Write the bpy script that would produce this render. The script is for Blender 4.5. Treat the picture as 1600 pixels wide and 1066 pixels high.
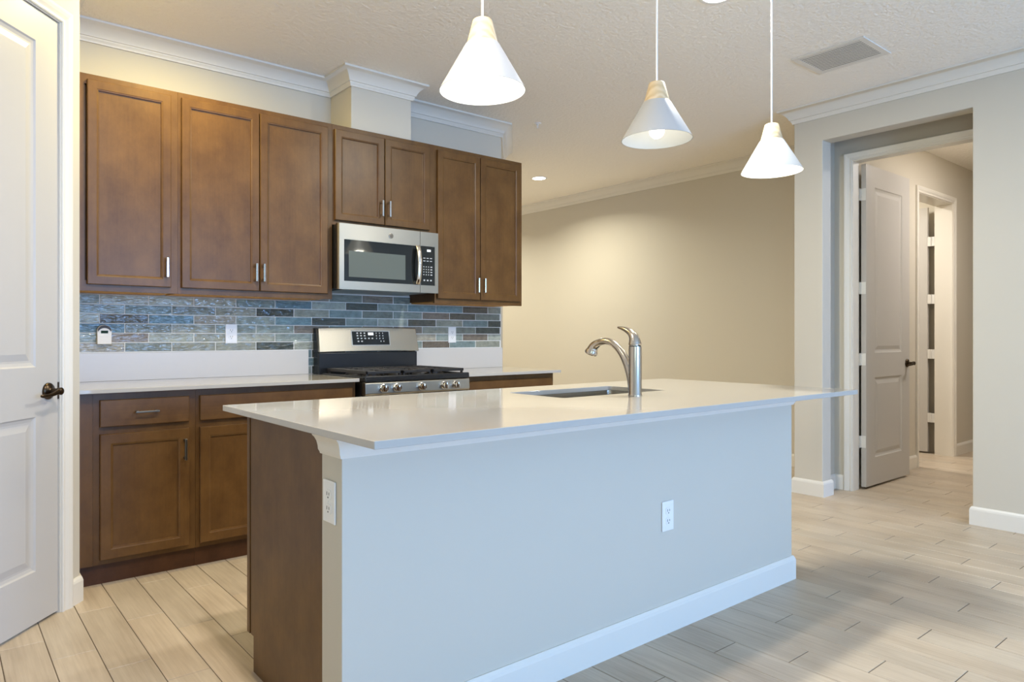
import bpy, bmesh, math, random
from mathutils import Vector, Matrix

random.seed(7)
sc = bpy.context.scene
COL = sc.collection
for o in list(bpy.data.objects):
    bpy.data.objects.remove(o, do_unlink=True)

# ------------------------------------------------------------------ camera
CX, VX, VY, HY, CAM_Z = 740.0, 2125.0, -105.0, 525.5, 1.1455
FPX = math.sqrt((VX - CX) * (CX - VY))
YAW = math.atan((VX - CX) / FPX)                      # angle between +X and the view direction
cd = bpy.data.cameras.new('camera')
cam = bpy.data.objects.new('camera', cd)
COL.objects.link(cam)
cam.location = (0, 0, CAM_Z)
cam.rotation_euler = (math.pi / 2, 0, YAW - math.pi / 2)
cd.sensor_width = 36.0
cd.lens = 36.0 * FPX / 1600.0
cd.shift_x = (800.0 - CX) / 1600.0
cd.shift_y = -(533.0 - HY) / 1600.0
cd.clip_start = 0.05
sc.camera = cam

# ------------------------------------------------------------------ world, daylight, exposure
w = bpy.data.worlds.new('sky')
sc.world = w
w.use_nodes = True
wn = w.node_tree.nodes
wn['Background'].inputs[0].default_value = (0.62, 0.80, 1.0, 1)
wn['Background'].inputs[1].default_value = 2.0
sc.view_settings.view_transform = 'Standard'
sc.view_settings.look = 'None'
sc.view_settings.gamma = 1.0
sc.view_settings.exposure = 0.38
sc.view_settings.use_curve_mapping = False
sc.cycles.use_denoising = True
sc.cycles.max_bounces = 10
sc.cycles.diffuse_bounces = 6
sc.cycles.glossy_bounces = 5
sc.cycles.sample_clamp_indirect = 8.0
sc.cycles.caustics_reflective = False
sc.cycles.caustics_refractive = False


def area_light(name, loc, rot, size, energy, color, size_y=None, spread=math.pi, shape=None):
    l = bpy.data.lights.new(name, 'AREA')
    l.shape = shape or ('RECTANGLE' if size_y else 'DISK')
    l.size = size
    if size_y:
        l.size_y = size_y
    l.energy = energy
    l.color = color
    l.spread = spread
    o = bpy.data.objects.new(name, l)
    o.location = loc
    o.rotation_euler = rot
    COL.objects.link(o)
    return o


# energy (W) and colour of every light group
LIGHT = {
    'slider': (330, (0.235, 0.485, 1.0)),     # daylight by the sliding glass door of the rear wall
    'window': (18, (0.75, 1.0, 0.80)),       # fill daylight by an added, unseen window in the left wall
    'can_mid': (38, (1.0, 0.98, 0.88)),
    'can_left': (17, (1.0, 0.82, 0.33)),
    'can_dining': (23, (1.0, 0.96, 0.80)),
    'fill_near': (32, (1.0, 0.89, 0.78)),
    'pendant': (5, (1.0, 0.96, 0.80)),
    'hall': (22, (1.0, 0.96, 0.95)),
    'inner': (30, (1.0, 0.94, 0.84)),
}


def lit(key, *args, **kw):
    e_, c_ = LIGHT[key]
    return area_light(args[0], args[1], args[2], args[3], e_, c_, **kw)


lit('slider', 'daylight_slider', (2.3, -4.75, 1.25), (math.pi / 2, 0, 0), 3.3, size_y=2.3)
lit('window', 'window_fill', (-1.75, -2.0, 1.5), (math.pi / 2, 0, -math.pi / 2), 1.7, size_y=1.3)  # fill light of the added left-wall window
lit('hall', 'hall_fill', (6.7, 1.32, 2.78), (0, 0, 0), 0.3)  # fill light added to brighten the hall, no fixture
lit('inner', 'inner_room_fill', (6.95, 3.4, 2.78), (0, 0, 0), 0.5)  # added fill without a fixture, brightens the inner door

# ------------------------------------------------------------------ materials
def srgb(r, g, b):
    f = lambda c: (c / 255 / 12.92) if c / 255 <= 0.04045 else ((c / 255 + 0.055) / 1.055) ** 2.4
    return (f(r), f(g), f(b), 1)


def new_mat(name, col, rough=0.5, metal=0.0, spec=0.5):
    m = bpy.data.materials.new(name)
    m.use_nodes = True
    b = m.node_tree.nodes['Principled BSDF']
    b.inputs['Base Color'].default_value = col
    b.inputs['Roughness'].default_value = rough
    b.inputs['Metallic'].default_value = metal
    b.inputs['Specular IOR Level'].default_value = spec
    return m


def nd(m, t, **kw):
    n = m.node_tree.nodes.new(t)
    for k, v in kw.items():
        if k in n.inputs:
            n.inputs[k].default_value = v
        else:
            setattr(n, k, v)
    return n


def lk(m, a, b):
    m.node_tree.links.new(a, b)


def bsdf(m):
    return m.node_tree.nodes['Principled BSDF']


def obj_coords(m, scale=(1, 1, 1), kind='Object'):
    tc = nd(m, 'ShaderNodeTexCoord')
    mp = nd(m, 'ShaderNodeMapping')
    mp.inputs['Scale'].default_value = scale
    lk(m, tc.outputs[kind], mp.inputs['Vector'])
    return mp.outputs[0]


def add_bump(m, vec, scale, strength, dist=0.002, detail=3.0):
    n = nd(m, 'ShaderNodeTexNoise', Scale=scale, Detail=detail)
    lk(m, vec, n.inputs['Vector'])
    bp = nd(m, 'ShaderNodeBump', Strength=strength, Distance=dist)
    lk(m, n.outputs[0], bp.inputs['Height'])
    lk(m, bp.outputs[0], bsdf(m).inputs['Normal'])
    return n


def paint(name, col, rough=0.6, bump=0.05, scale=90, dist=0.002):
    m = new_mat(name, col, rough, spec=0.3)
    add_bump(m, obj_coords(m), scale, bump, dist)
    return m


def wood(name, dark, light, rough=0.36, axis='z', grain=1.0):
    m = new_mat(name, light, rough, spec=0.3)
    v1 = obj_coords(m, (1, 1, 0.7))
    sc_ = {'z': (60, 60, 2.2), 'x': (2.2, 60, 60)}[axis]
    v2 = obj_coords(m, sc_)
    blot = nd(m, 'ShaderNodeTexNoise', Scale=8.5, Detail=6.0, Roughness=0.66)
    lk(m, v1, blot.inputs['Vector'])
    gr = nd(m, 'ShaderNodeTexNoise', Scale=1.6, Detail=3.0)
    lk(m, v2, gr.inputs['Vector'])
    mx = nd(m, 'ShaderNodeMix', data_type='FLOAT')
    mx.inputs[0].default_value = 0.16 * grain
    lk(m, blot.outputs[0], mx.inputs[2])
    lk(m, gr.outputs[0], mx.inputs[3])
    rp = nd(m, 'ShaderNodeValToRGB')
    rp.color_ramp.elements[0].position = 0.33
    rp.color_ramp.elements[0].color = dark
    rp.color_ramp.elements[1].position = 0.68
    rp.color_ramp.elements[1].color = light
    lk(m, mx.outputs[0], rp.inputs[0])
    lk(m, rp.outputs[0], bsdf(m).inputs['Base Color'])
    bp = nd(m, 'ShaderNodeBump', Strength=0.06, Distance=0.001)
    lk(m, gr.outputs[0], bp.inputs['Height'])
    lk(m, bp.outputs[0], bsdf(m).inputs['Normal'])
    return m


def brushed(name, col, rough=0.28, scale=(3, 3, 400), amt=0.12):
    m = new_mat(name, col, rough, metal=1.0)
    v = obj_coords(m, scale)
    n = nd(m, 'ShaderNodeTexNoise', Scale=1.0, Detail=2.0)
    lk(m, v, n.inputs['Vector'])
    mr = nd(m, 'ShaderNodeMapRange')
    mr.inputs['To Min'].default_value = rough - amt / 2
    mr.inputs['To Max'].default_value = rough + amt / 2
    lk(m, n.outputs[0], mr.inputs[0])
    lk(m, mr.outputs[0], bsdf(m).inputs['Roughness'])
    return m


def attr_mat(name, attr, rough, spec=0.5):
    m = new_mat(name, (0.5, 0.5, 0.5, 1), rough, spec=spec)
    a = nd(m, 'ShaderNodeAttribute', attribute_name=attr)
    return m, a


def emit(name, col, strength):
    m = bpy.data.materials.new(name)
    m.use_nodes = True
    b = bsdf(m)
    b.inputs['Base Color'].default_value = (0.3, 0.3, 0.3, 1)
    b.inputs['Emission Color'].default_value = col
    b.inputs['Emission Strength'].default_value = strength
    return m


M = {}
M['wall'] = paint('wall_paint', srgb(202, 195, 180), 0.6, 0.06)
M['ceiling'] = paint('ceiling_paint', srgb(248, 243, 234), 0.8, 1.0, 48, 0.007)
M['trim'] = paint('trim_paint', srgb(224, 219, 208), 0.35, 0.01)
M['door'] = paint('door_paint', srgb(190, 186, 180), 0.38, 0.015)
M['wood'] = wood('stained_maple', srgb(84, 57, 29), srgb(109, 78, 42))
M['wood_h'] = wood('stained_maple_across', srgb(84, 57, 29), srgb(109, 78, 42), axis='x')
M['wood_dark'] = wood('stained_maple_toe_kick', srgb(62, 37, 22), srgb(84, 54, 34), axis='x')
M['wood_raw'] = wood('raw_wood_underside', srgb(196, 142, 72), srgb(222, 170, 98), axis='x', rough=0.6)
M['pine'] = None
M['quartz'] = new_mat('white_quartz', srgb(182, 177, 169), 0.07, spec=0.5)
M['quartz_upstand'] = new_mat('white_quartz_upright', srgb(208, 202, 194), 0.32, spec=0.4)
M['steel'] = brushed('stainless_steel', srgb(176, 170, 158), 0.30, (6, 6, 500), 0.05)
M['steel_v'] = brushed('stainless_steel_upright', srgb(182, 174, 160), 0.27, (400, 400, 6), 0.015)
M['nickel'] = brushed('brushed_nickel', srgb(190, 180, 168), 0.24, (40, 40, 40), 0.05)
M['emblem'] = new_mat('emblem_grey', srgb(120, 115, 106), 0.35, metal=1.0)
M['chrome'] = new_mat('polished_chrome', srgb(225, 222, 218), 0.12, metal=1.0)
M['black'] = new_mat('black_enamel', (0.012, 0.012, 0.013, 1), 0.25)
M['black_glass'] = new_mat('black_glass', (0.012, 0.013, 0.012, 1), 0.05)
M['mw_window'] = new_mat('screened_oven_glass', (0.115, 0.13, 0.112, 1), 0.45, spec=0.2)
M['cast_iron'] = new_mat('cast_iron', (0.02, 0.017, 0.015, 1), 0.42)
M['dark_gap'] = new_mat('dark_gap', (0.01, 0.009, 0.008, 1), 0.8)
M['bronze'] = new_mat('oil_rubbed_bronze', srgb(72, 60, 48), 0.3, metal=1.0)
M['white_plastic'] = new_mat('white_plastic', srgb(236, 234, 230), 0.35)
M['device'] = new_mat('ivory_plastic', srgb(236, 226, 208), 0.4)
M['slot'] = new_mat('outlet_slot', (0.05, 0.045, 0.045, 1), 0.6)
M['shade'] = new_mat('white_enamel_shade', srgb(172, 173, 172), 0.4)
M['bulb'] = emit('lit_bulb', (1, 0.93, 0.82, 1), 14.0)
M['bulb_dim'] = emit('lit_bulb_dimmer', (1, 0.93, 0.82, 1), 4.0)
M['lens'] = emit('lit_downlight_lens', (1, 0.92, 0.80, 1), 9.0)
M['legend'] = emit('glowing_legend', (0.85, 0.88, 0.85, 1), 0.22)  # key print with a faint glow of its own added
M['digits'] = emit('lit_digits', (0.9, 0.97, 1, 1), 0.9)
M['lcd'] = new_mat('green_lcd', srgb(34, 56, 44), 0.6, spec=0.1)
M['grille'] = paint('vent_enamel', srgb(228, 223, 214), 0.5, 0.0)
M['vent_dark'] = new_mat('vent_duct', (0.12, 0.115, 0.11, 1), 0.8)
M['grout'] = paint('tile_grout', srgb(232, 230, 224), 0.9, 0.1, 300)
M['floor_grout'] = paint('floor_grout', srgb(96, 84, 70), 0.9, 0.1, 300)
M['hinge'] = new_mat('painted_hinge', srgb(222, 220, 214), 0.35)
M['lawn'] = new_mat('lawn', srgb(70, 105, 60), 0.9)
M['hedge'] = new_mat('hedge_leaf', srgb(48, 80, 52), 0.9)
m = bpy.data.materials.new('window_glass')
m.use_nodes = True
tr = nd(m, 'ShaderNodeBsdfTransparent')
gl = nd(m, 'ShaderNodeBsdfGlossy', Roughness=0.02)
ms = nd(m, 'ShaderNodeMixShader')
ms.inputs[0].default_value = 0.06
lk(m, tr.outputs[0], ms.inputs[1])
lk(m, gl.outputs[0], ms.inputs[2])
lk(m, ms.outputs[0], m.node_tree.nodes['Material Output'].inputs['Surface'])
M['glass'] = m

# pale pine of the pendant cones
m = new_mat('pale_pine', srgb(226, 204, 165), 0.5)
v = obj_coords(m, (1, 1, 1))
wv = nd(m, 'ShaderNodeTexWave', Scale=16.0, Distortion=6.0, Detail=1.5)
wv.inputs['Detail Scale'].default_value = 1.2
wv.bands_direction = 'DIAGONAL'
lk(m, v, wv.inputs['Vector'])
rp = nd(m, 'ShaderNodeValToRGB')
rp.color_ramp.elements[0].color = srgb(196, 172, 132)
rp.color_ramp.elements[1].color = srgb(212, 192, 156)
lk(m, wv.outputs[0], rp.inputs[0])
lk(m, rp.outputs[0], bsdf(m).inputs['Base Color'])
M['pine'] = m

# wood-look floor planks: tone per plank + fine grain
m, a = attr_mat('floor_plank', 'tone', 0.36, 0.4)
v = obj_coords(m, (70, 2.5, 1))
n1 = nd(m, 'ShaderNodeTexNoise', Scale=1.0, Detail=4.0, Roughness=0.65)
lk(m, v, n1.inputs['Vector'])
v2 = obj_coords(m, (5, 1.6, 1))
n2 = nd(m, 'ShaderNodeTexNoise', Scale=1.5, Detail=3.0)
lk(m, v2, n2.inputs['Vector'])
mx = nd(m, 'ShaderNodeMix', data_type='FLOAT')
mx.inputs[0].default_value = 0.5
lk(m, n1.outputs[0], mx.inputs[2])
lk(m, n2.outputs[0], mx.inputs[3])
rp = nd(m, 'ShaderNodeValToRGB')
rp.color_ramp.elements[0].position = 0.3
rp.color_ramp.elements[0].color = srgb(164, 147, 126)
rp.color_ramp.elements[1].position = 0.68
rp.color_ramp.elements[1].color = srgb(201, 186, 165)
lk(m, mx.outputs[0], rp.inputs[0])
mul = nd(m, 'ShaderNodeMix', data_type='RGBA', blend_type='MULTIPLY')
mul.inputs[0].default_value = 1.0
lk(m, rp.outputs[0], mul.inputs[6])
lk(m, a.outputs['Color'], mul.inputs[7])
lk(m, mul.outputs[2], bsdf(m).inputs['Base Color'])
bp = nd(m, 'ShaderNodeBump', Strength=0.08, Distance=0.001)
lk(m, n1.outputs[0], bp.inputs['Height'])
lk(m, bp.outputs[0], bsdf(m).inputs['Normal'])
M['plank'] = m

# hand-made glazed tile: glaze colour per tile, cloudy, with a wavy glossy surface
m, a = attr_mat('glazed_tile', 'glaze', 0.09, 0.6)
v = obj_coords(m)
n1 = nd(m, 'ShaderNodeTexNoise', Scale=28.0, Detail=5.0, Roughness=0.7)
lk(m, v, n1.inputs['Vector'])
mr = nd(m, 'ShaderNodeMapRange')
mr.inputs['From Min'].default_value = 0.3
mr.inputs['From Max'].default_value = 0.7
mr.inputs['To Min'].default_value = 0.72
mr.inputs['To Max'].default_value = 1.22
lk(m, n1.outputs[0], mr.inputs[0])
mul = nd(m, 'ShaderNodeMix', data_type='RGBA', blend_type='MULTIPLY')
mul.inputs[0].default_value = 1.0
lk(m, a.outputs['Color'], mul.inputs[6])
lk(m, mr.outputs[0], mul.inputs[7])
lk(m, mul.outputs[2], bsdf(m).inputs['Base Color'])
v2 = obj_coords(m, (0.7, 1, 2.4))
n2 = nd(m, 'ShaderNodeTexNoise', Scale=26.0, Detail=2.5)
lk(m, v2, n2.inputs['Vector'])
bp = nd(m, 'ShaderNodeBump', Strength=0.8, Distance=0.013)
lk(m, n2.outputs[0], bp.inputs['Height'])
lk(m, bp.outputs[0], bsdf(m).inputs['Normal'])
M['tile'] = m


# ------------------------------------------------------------------ mesh building
class MB:
    """collects shapes (world coordinates) and links them as ONE mesh object"""

    def __init__(self):
        self.bm = bmesh.new()
        self.mi = 0

    def _faces(self, verts):
        s = set()
        for v_ in verts:
            s.update(v_.link_faces)
        for f in s:
            f.material_index = self.mi
        return s

    def box(self, x0, x1, y0, y1, z0, z1, bev=0.0, seg=2):
        vs = [self.bm.verts.new(p) for p in
              ((x0, y0, z0), (x1, y0, z0), (x1, y1, z0), (x0, y1, z0),
               (x0, y0, z1), (x1, y0, z1), (x1, y1, z1), (x0, y1, z1))]
        fs = []
        for q in ((3, 2, 1, 0), (4, 5, 6, 7), (0, 1, 5, 4), (1, 2, 6, 5), (2, 3, 7, 6), (3, 0, 4, 7)):
            f = self.bm.faces.new([vs[i] for i in q])
            f.material_index = self.mi
            fs.append(f)
        if bev > 0:
            es = list({e for f in fs for e in f.edges})
            r = bmesh.ops.bevel(self.bm, geom=es, offset=bev, segments=seg, affect='EDGES', profile=0.5)
            for f in r['faces']:
                f.material_index = self.mi
        return self

    def quad(self, pts):
        f = self.bm.faces.new([self.bm.verts.new(p) for p in pts])
        f.material_index = self.mi
        return self

    def prism(self, pts, h, bev=0):
        """pts: a planar polygon in 3D, extruded along vector h"""
        h = Vector(h)
        a_ = [self.bm.verts.new(p) for p in pts]
        b_ = [self.bm.verts.new(Vector(p) + h) for p in pts]
        fs = [self.bm.faces.new(a_[::-1]), self.bm.faces.new(b_)]
        n = len(pts)
        for i in range(n):
            fs.append(self.bm.faces.new((a_[i], a_[(i + 1) % n], b_[(i + 1) % n], b_[i])))
        for f in fs:
            f.material_index = self.mi
        if bev:
            es = list({e for f in fs for e in f.edges})
            r = bmesh.ops.bevel(self.bm, geom=es, offset=bev, segments=2, affect='EDGES', profile=0.5)
            for f in r['faces']:
                f.material_index = self.mi
        return self

    def loops(self, loops, close_first=False, close_last=True, ring=True):
        """skin successive closed loops of the same number of points"""
        prev = None
        first = None
        for lp in loops:
            cur = [self.bm.verts.new(p) for p in lp]
            if prev:
                n = len(cur)
                for i in range(n if ring else n - 1):
                    f = self.bm.faces.new((prev[i], prev[(i + 1) % n], cur[(i + 1) % n], cur[i]))
                    f.material_index = self.mi
            else:
                first = cur
            prev = cur
        if close_first:
            self.bm.faces.new(first[::-1]).material_index = self.mi
        if close_last:
            self.bm.faces.new(prev).material_index = self.mi
        return self

    def lathe(self, prof, c, axis=(0, 0, 1), seg=32, cap0=True, cap1=True):
        """prof: (radius, distance along axis) pairs"""
        ax = Vector(axis).normalized()
        u = ax.orthogonal().normalized()
        v_ = ax.cross(u)
        c = Vector(c)
        lps = []
        for r, h in prof:
            lps.append([c + ax * h + (u * math.cos(2 * math.pi * i / seg) + v_ * math.sin(2 * math.pi * i / seg)) * max(r, 1e-4)
                        for i in range(seg)])
        return self.loops(lps, cap0, cap1)

    def tube(self, path, radii, seg=16, flat=1.0, up=(1, 0, 0)):
        """round tube along a path; flat < 1 squeezes it across the 'up' direction"""
        path = [Vector(p) for p in path]
        up = Vector(up)
        if not hasattr(radii, '__len__'):
            radii = [radii] * len(path)
        lps = []
        for i, p in enumerate(path):
            t = (path[min(i + 1, len(path) - 1)] - path[max(i - 1, 0)]).normalized()
            a_ = (up - t * up.dot(t)).normalized()
            b_ = t.cross(a_)
            lps.append([p + (a_ * math.cos(2 * math.pi * k / seg) + b_ * math.sin(2 * math.pi * k / seg) * flat) * radii[i]
                        for k in range(seg)])
        return self.loops(lps, True, True)

    def sweep(self, path, prof, side=1, closed_prof=True):
        """profile (out, z) swept along plan polyline with mitred corners; side=+1: out is to the right of travel"""
        pts = [Vector((p[0], p[1])) for p in path]
        n = len(pts)
        nor = []
        for i in range(n - 1):
            d_ = (pts[i + 1] - pts[i]).normalized()
            nor.append(Vector((d_.y, -d_.x)) * side)
        lps = []
        for i in range(n):
            if i == 0:
                mv = nor[0]
            elif i == n - 1:
                mv = nor[-1]
            else:
                s = nor[i - 1] + nor[i]
                mv = s / max(1e-6, (1 + nor[i - 1].dot(nor[i])))
            lps.append([(pts[i].x + mv.x * o, pts[i].y + mv.y * o, z) for o, z in prof])
        return self.loops(lps, True, True)

    def door_panel(self, x0, x1, z0, z1, yb, yf, steps):
        """a slab face towards -Y built of nested rectangles: steps = [(inset, y)]"""
        lps = [[(x0, yb, z0), (x1, yb, z0), (x1, yb, z1), (x0, yb, z1)]]
        for i_, y in steps:
            lps.append([(x0 + i_, y, z0 + i_), (x1 - i_, y, z0 + i_), (x1 - i_, y, z1 - i_), (x0 + i_, y, z1 - i_)])
        return self.loops(lps, True, True)

    def build(self, name, mat, parent=None, smooth=False, bevel=0.0, mtx=None, keep=False):
        bmesh.ops.recalc_face_normals(self.bm, faces=self.bm.faces) if not keep else None
        me = bpy.data.meshes.new(name)
        off = Vector((0, 0, 0))
        if parent is not None:
            r = parent
            while r.parent:
                r = r.parent
            off = Vector(r.get('_base', (0, 0, 0)))
        if mtx is not None:
            self.bm.transform(mtx)
        if off.length > 0:
            bmesh.ops.translate(self.bm, verts=self.bm.verts, vec=-off)
        self.bm.to_mesh(me)
        self.bm.free()
        for mm in (mat if isinstance(mat, (list, tuple)) else [mat]):
            me.materials.append(mm)
        if smooth:
            for p in me.polygons:
                p.use_smooth = True
            if hasattr(me, 'set_sharp_from_angle'):
                me.set_sharp_from_angle(angle=math.radians(40))
        o = bpy.data.objects.new(name, me)
        COL.objects.link(o)
        if parent is not None:
            o.parent = parent
        if bevel:
            b = o.modifiers.new('bevel', 'BEVEL')
            b.width = bevel
            b.segments = 2
            b.limit_method = 'ANGLE'
            b.angle_limit = math.radians(40)
        return o


def tag(o, label=None, cat=None, group=None, kind=None):
    if label:
        o['label'] = label
    if cat:
        o['category'] = cat
    if group:
        o['group'] = group
    if kind:
        o['kind'] = kind
    return o


def thing(name, loc, label, cat, group=None, rz=0.0, local=False):
    """an Empty at the thing's base; its parts are built in world coordinates unless local"""
    o = bpy.data.objects.new(name, None)
    o.empty_display_size = 0.1
    o.location = loc
    o.rotation_euler = (0, 0, rz)
    COL.objects.link(o)
    o['_base'] = (0.0, 0.0, 0.0) if local else tuple(float(c) for c in loc)
    return tag(o, label, cat, group)


def struct(name, mb, mat, parent=None, label=None, bevel=0.0, smooth=False):
    o = mb.build(name, mat, parent, smooth=smooth, bevel=bevel)
    if parent is None:
        o['kind'] = 'structure'
        if label:
            o['label'] = label
    return o


def copy_tree(o, parent=None):
    c = o.copy()
    COL.objects.link(c)
    if parent is not None:
        c.parent = parent
    for ch in list(o.children):
        copy_tree(ch, c)
    return c


# ------------------------------------------------------------------ key dimensions (metres)
ZC = 2.80            # ceiling
YW = 4.14            # kitchen wall
XR = 4.989           # wall right of the island, with the opening
XF = 5.965           # wall of the dining area beyond the kitchen
YUF, YUD = 3.828, 3.808      # upper cabinets: face frame, door front
YBF, YBD = 3.565, 3.545      # base cabinets
ZT, TT = 0.905, 0.020        # worktop height and thickness
PANG = math.radians(47.68)   # direction of the angled pantry wall
PD = Vector((math.cos(PANG), math.sin(PANG), 0))
PN = Vector((PD.y, -PD.x, 0))
P0 = Vector((0.408, 3.317, 0))           # latch edge of the pantry door, on its face


def pp(s, o, z=0.0):
    q = P0 + PD * s + PN * o
    return (q.x, q.y, z)


WC = pp(0.132, 0.005)                    # corner where the pantry wall ends
PL = pp(-3.05, 0.005)                    # its far end, towards the left wall

# ------------------------------------------------------------------ floor
bm = bmesh.new()
lay = bm.loops.layers.float_color.new('tone')
PW, PLEN, GAP = 0.1418, 0.6135, 0.0030


def plank(x0, x1, y0, y1):
    t = 1.0 + random.uniform(-0.055, 0.05)
    wv_ = random.uniform(-0.015, 0.015)
    c = (t + wv_, t, t - wv_, 1)
    zt, zb = 0.0, -0.006
    e = 0.0012
    top = [bm.verts.new(p) for p in ((x0 + e, y0 + e, zt), (x1 - e, y0 + e, zt), (x1 - e, y1 - e, zt), (x0 + e, y1 - e, zt))]
    mid = [bm.verts.new(p) for p in ((x0, y0, zt - e), (x1, y0, zt - e), (x1, y1, zt - e), (x0, y1, zt - e))]
    bot = [bm.verts.new(p) for p in ((x0, y0, zb), (x1, y0, zb), (x1, y1, zb), (x0, y1, zb))]
    fs = [bm.faces.new(top)]
    for i in range(4):
        fs.append(bm.faces.new((mid[i], mid[(i + 1) % 4], top[(i + 1) % 4], top[i])))
        fs.append(bm.faces.new((bot[i], bot[(i + 1) % 4], mid[(i + 1) % 4], mid[i])))
    for f in fs:
        for l in f.loops:
            l[lay] = c


def columns(xa, xb, origin, y_first, step):
    """plank columns between xa and xb; seams at origin + k*PW, end joints shifted by 'step' per column"""
    k = math.floor((xa - origin) / PW)
    while origin + k * PW < xb:
        x0, x1 = max(xa, origin + k * PW), min(xb, origin + (k + 1) * PW)
        if x1 - x0 > 0.004:
            y = (y_first + step * k) % PLEN - PLEN - 4.6 - ((-4.6) % PLEN) - PLEN
            while y < 8.2:
                a_, b_ = max(y, -4.7), min(y + PLEN, 8.2)
                if b_ - a_ > 0.01:
                    plank(x0 + GAP / 2, x1 - GAP / 2, a_ + GAP / 2, b_ - GAP / 2)
                y += PLEN
        k += 1


columns(-1.75, 1.467, 0.331, 2.843, -0.2)
columns(1.467, 10.2, 2.7935, 1.235, -0.2045)
bmesh.ops.recalc_face_normals(bm, faces=bm.faces)
me = bpy.data.meshes.new('floor')
bm.to_mesh(me)
bm.free()
me.materials.append(M['plank'])
fl = bpy.data.objects.new('floor', me)
COL.objects.link(fl)
fl['kind'] = 'structure'
fl['label'] = 'floor of greige wood-look plank tiles'
struct('floor_bed', MB().box(-1.75, 10.2, -4.7, 8.2, -0.12, -0.0022), M['floor_grout'])

# ------------------------------------------------------------------ ceiling
struct('ceiling', MB().box(-1.75, 10.2, -4.7, 8.2, ZC, ZC + 0.12), M['ceiling'], label='textured off-white ceiling')

# ------------------------------------------------------------------ walls
mb = MB()
mb.box(WC[0], 3.505, YW, YW + 0.12, 0, ZC)
EX, EY = 4.03, 4.735                     # short angled end of the kitchen wall
mb.prism([(3.505, YW, 0), (EX, EY, 0), (EX, EY + 0.2, 0), (3.40, YW + 0.12, 0)], (0, 0, ZC))
struct('wall_back', mb, M['wall'], label='beige kitchen wall behind the brown cabinets')
struct('wall_chase', MB().box(2.05, 2.49, 3.86, YW - 0.0005, 2.425, ZC), M['wall'], label='boxed duct chase above the microwave cabinet')
mb = MB()                                # pantry wall with its door opening
D0, D1 = -0.762, 0.006
thick = -0.115


def pbox(mb, s0, s1, o0, o1, z0, z1):
    return mb.prism([pp(s0, o0, z0), pp(s1, o0, z0), pp(s1, o1, z0), pp(s0, o1, z0)], (0, 0, z1 - z0))


pbox(mb, D1 + 0.018, 0.132, thick, 0.005, 0, ZC)
pbox(mb, -3.05, D0 - 0.018, thick, 0.005, 0, ZC)
pbox(mb, D0 - 0.018, D1 + 0.018, thick, 0.005, 2.465, ZC)
mb.box(WC[0] - 0.115, WC[0], WC[1], YW + 0.12, 0, ZC)
struct('wall_pantry', mb, M['wall'], label='angled off-white wall with the pantry door')
mb = MB()
pbox(mb, -1.4, 0.1, -0.75, -0.70, 0, ZC)
struct('wall_pantry_inside', mb, M['wall'])
LX = PL[0]
struct('wall_left', MB().box(LX - 0.12, LX, -4.7, PL[1] + 0.05, 0, 0.85).box(LX - 0.12, LX, -4.7, PL[1] + 0.05, 2.15, ZC)
       .box(LX - 0.12, LX, -4.7, -2.9, 0.85, 2.15).box(LX - 0.12, LX, -1.1, PL[1] + 0.05, 0.85, 2.15), M['wall'])
# rear wall with the sliding door opening
struct('wall_rear', MB().box(-1.75, 0.6, -4.72, -4.6, 0, ZC).box(4.0, XR + 0.13, -4.72, -4.6, 0, ZC).box(0.6, 4.0, -4.72, -4.6, 2.42, ZC), M['wall'])
# right wall with the cased opening
OY0, OY1, OZ = 1.452, 2.354, 2.54
RX1 = 5.115
mb = MB()
mb.prism([(XR, y, z) for y, z in ((-4.6, 0), (OY0, 0), (OY0, OZ), (OY1, OZ), (OY1, 0), (2.560, 0), (2.560, ZC), (-4.6, ZC))], (RX1 - XR, 0, 0))
struct('wall_right', mb, M['wall'], label='beige wall with a square opening to the hall door', bevel=0.004)
HXB = 5.36                               # wall of the hall door
mb = MB()
mb.box(RX1, XF + 0.12, 2.44, 2.560, 0, ZC)
mb.box(RX1, HXB + 0.1, 1.10, 1.22, 0, ZC)
struct('wall_vestibule', mb, M['wall'])
mb = MB()
JY0, JY1, JZ = 1.488, 2.306, 2.440
mb.box(HXB, HXB + 0.098, JY1 + 0.018, 2.44, 0, ZC)
mb.box(HXB, HXB + 0.098, 1.20, JY0 - 0.018, 0, ZC)
mb.box(HXB, HXB + 0.098, JY0 - 0.018, JY1 + 0.018, JZ + 0.018, ZC)
struct('wall_hall_entry', mb, M['wall'])
# hall: left-hand wall with a second doorway, then closing walls
HY_ = 2.39
BX0, BX1, BZ = 6.825, 7.655, 2.405       # second doorway
mb = MB()
mb.box(HXB + 0.098, BX0 - 0.018, HY_, HY_ + 0.05, 0, ZC)
mb.box(XF + 0.12, BX0 - 0.018, HY_ + 0.05, HY_ + 0.15, 0, ZC)
mb.box(BX1 + 0.018, 10.2, HY_, HY_ + 0.15, 0, ZC)
mb.box(BX0 - 0.018, BX1 + 0.018, HY_, HY_ + 0.15, BZ + 0.018, ZC)
struct('wall_hall', mb, M['wall'], label='beige hall wall with the inner doorway')
struct('wall_hall_side', MB().box(HXB + 0.098, 10.2, 1.0, 1.12, 0, ZC), M['wall'])
struct('wall_hall_end', MB().box(10.1, 10.2, 1.12, 6.1, 0, ZC), M['wall'])
struct('wall_inner_room_and_baffle', MB().box(XF + 0.13, 10.1, 6.0, 6.1, 0, ZC).box(7.76, 7.86, HY_ + 0.155, 5.995, 0, ZC), M['wall'])  # near wall added behind the open door to darken its hinge gap
struct('wall_dining', MB().box(XF, XF + 0.12, 2.560, 8.2, 0, ZC), M['wall'], label='plain beige wall of the dining area beyond the kitchen')
struct('wall_dining_end', MB().box(3.4, XF, 8.1, 8.2, 0, ZC), M['wall'])
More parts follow.
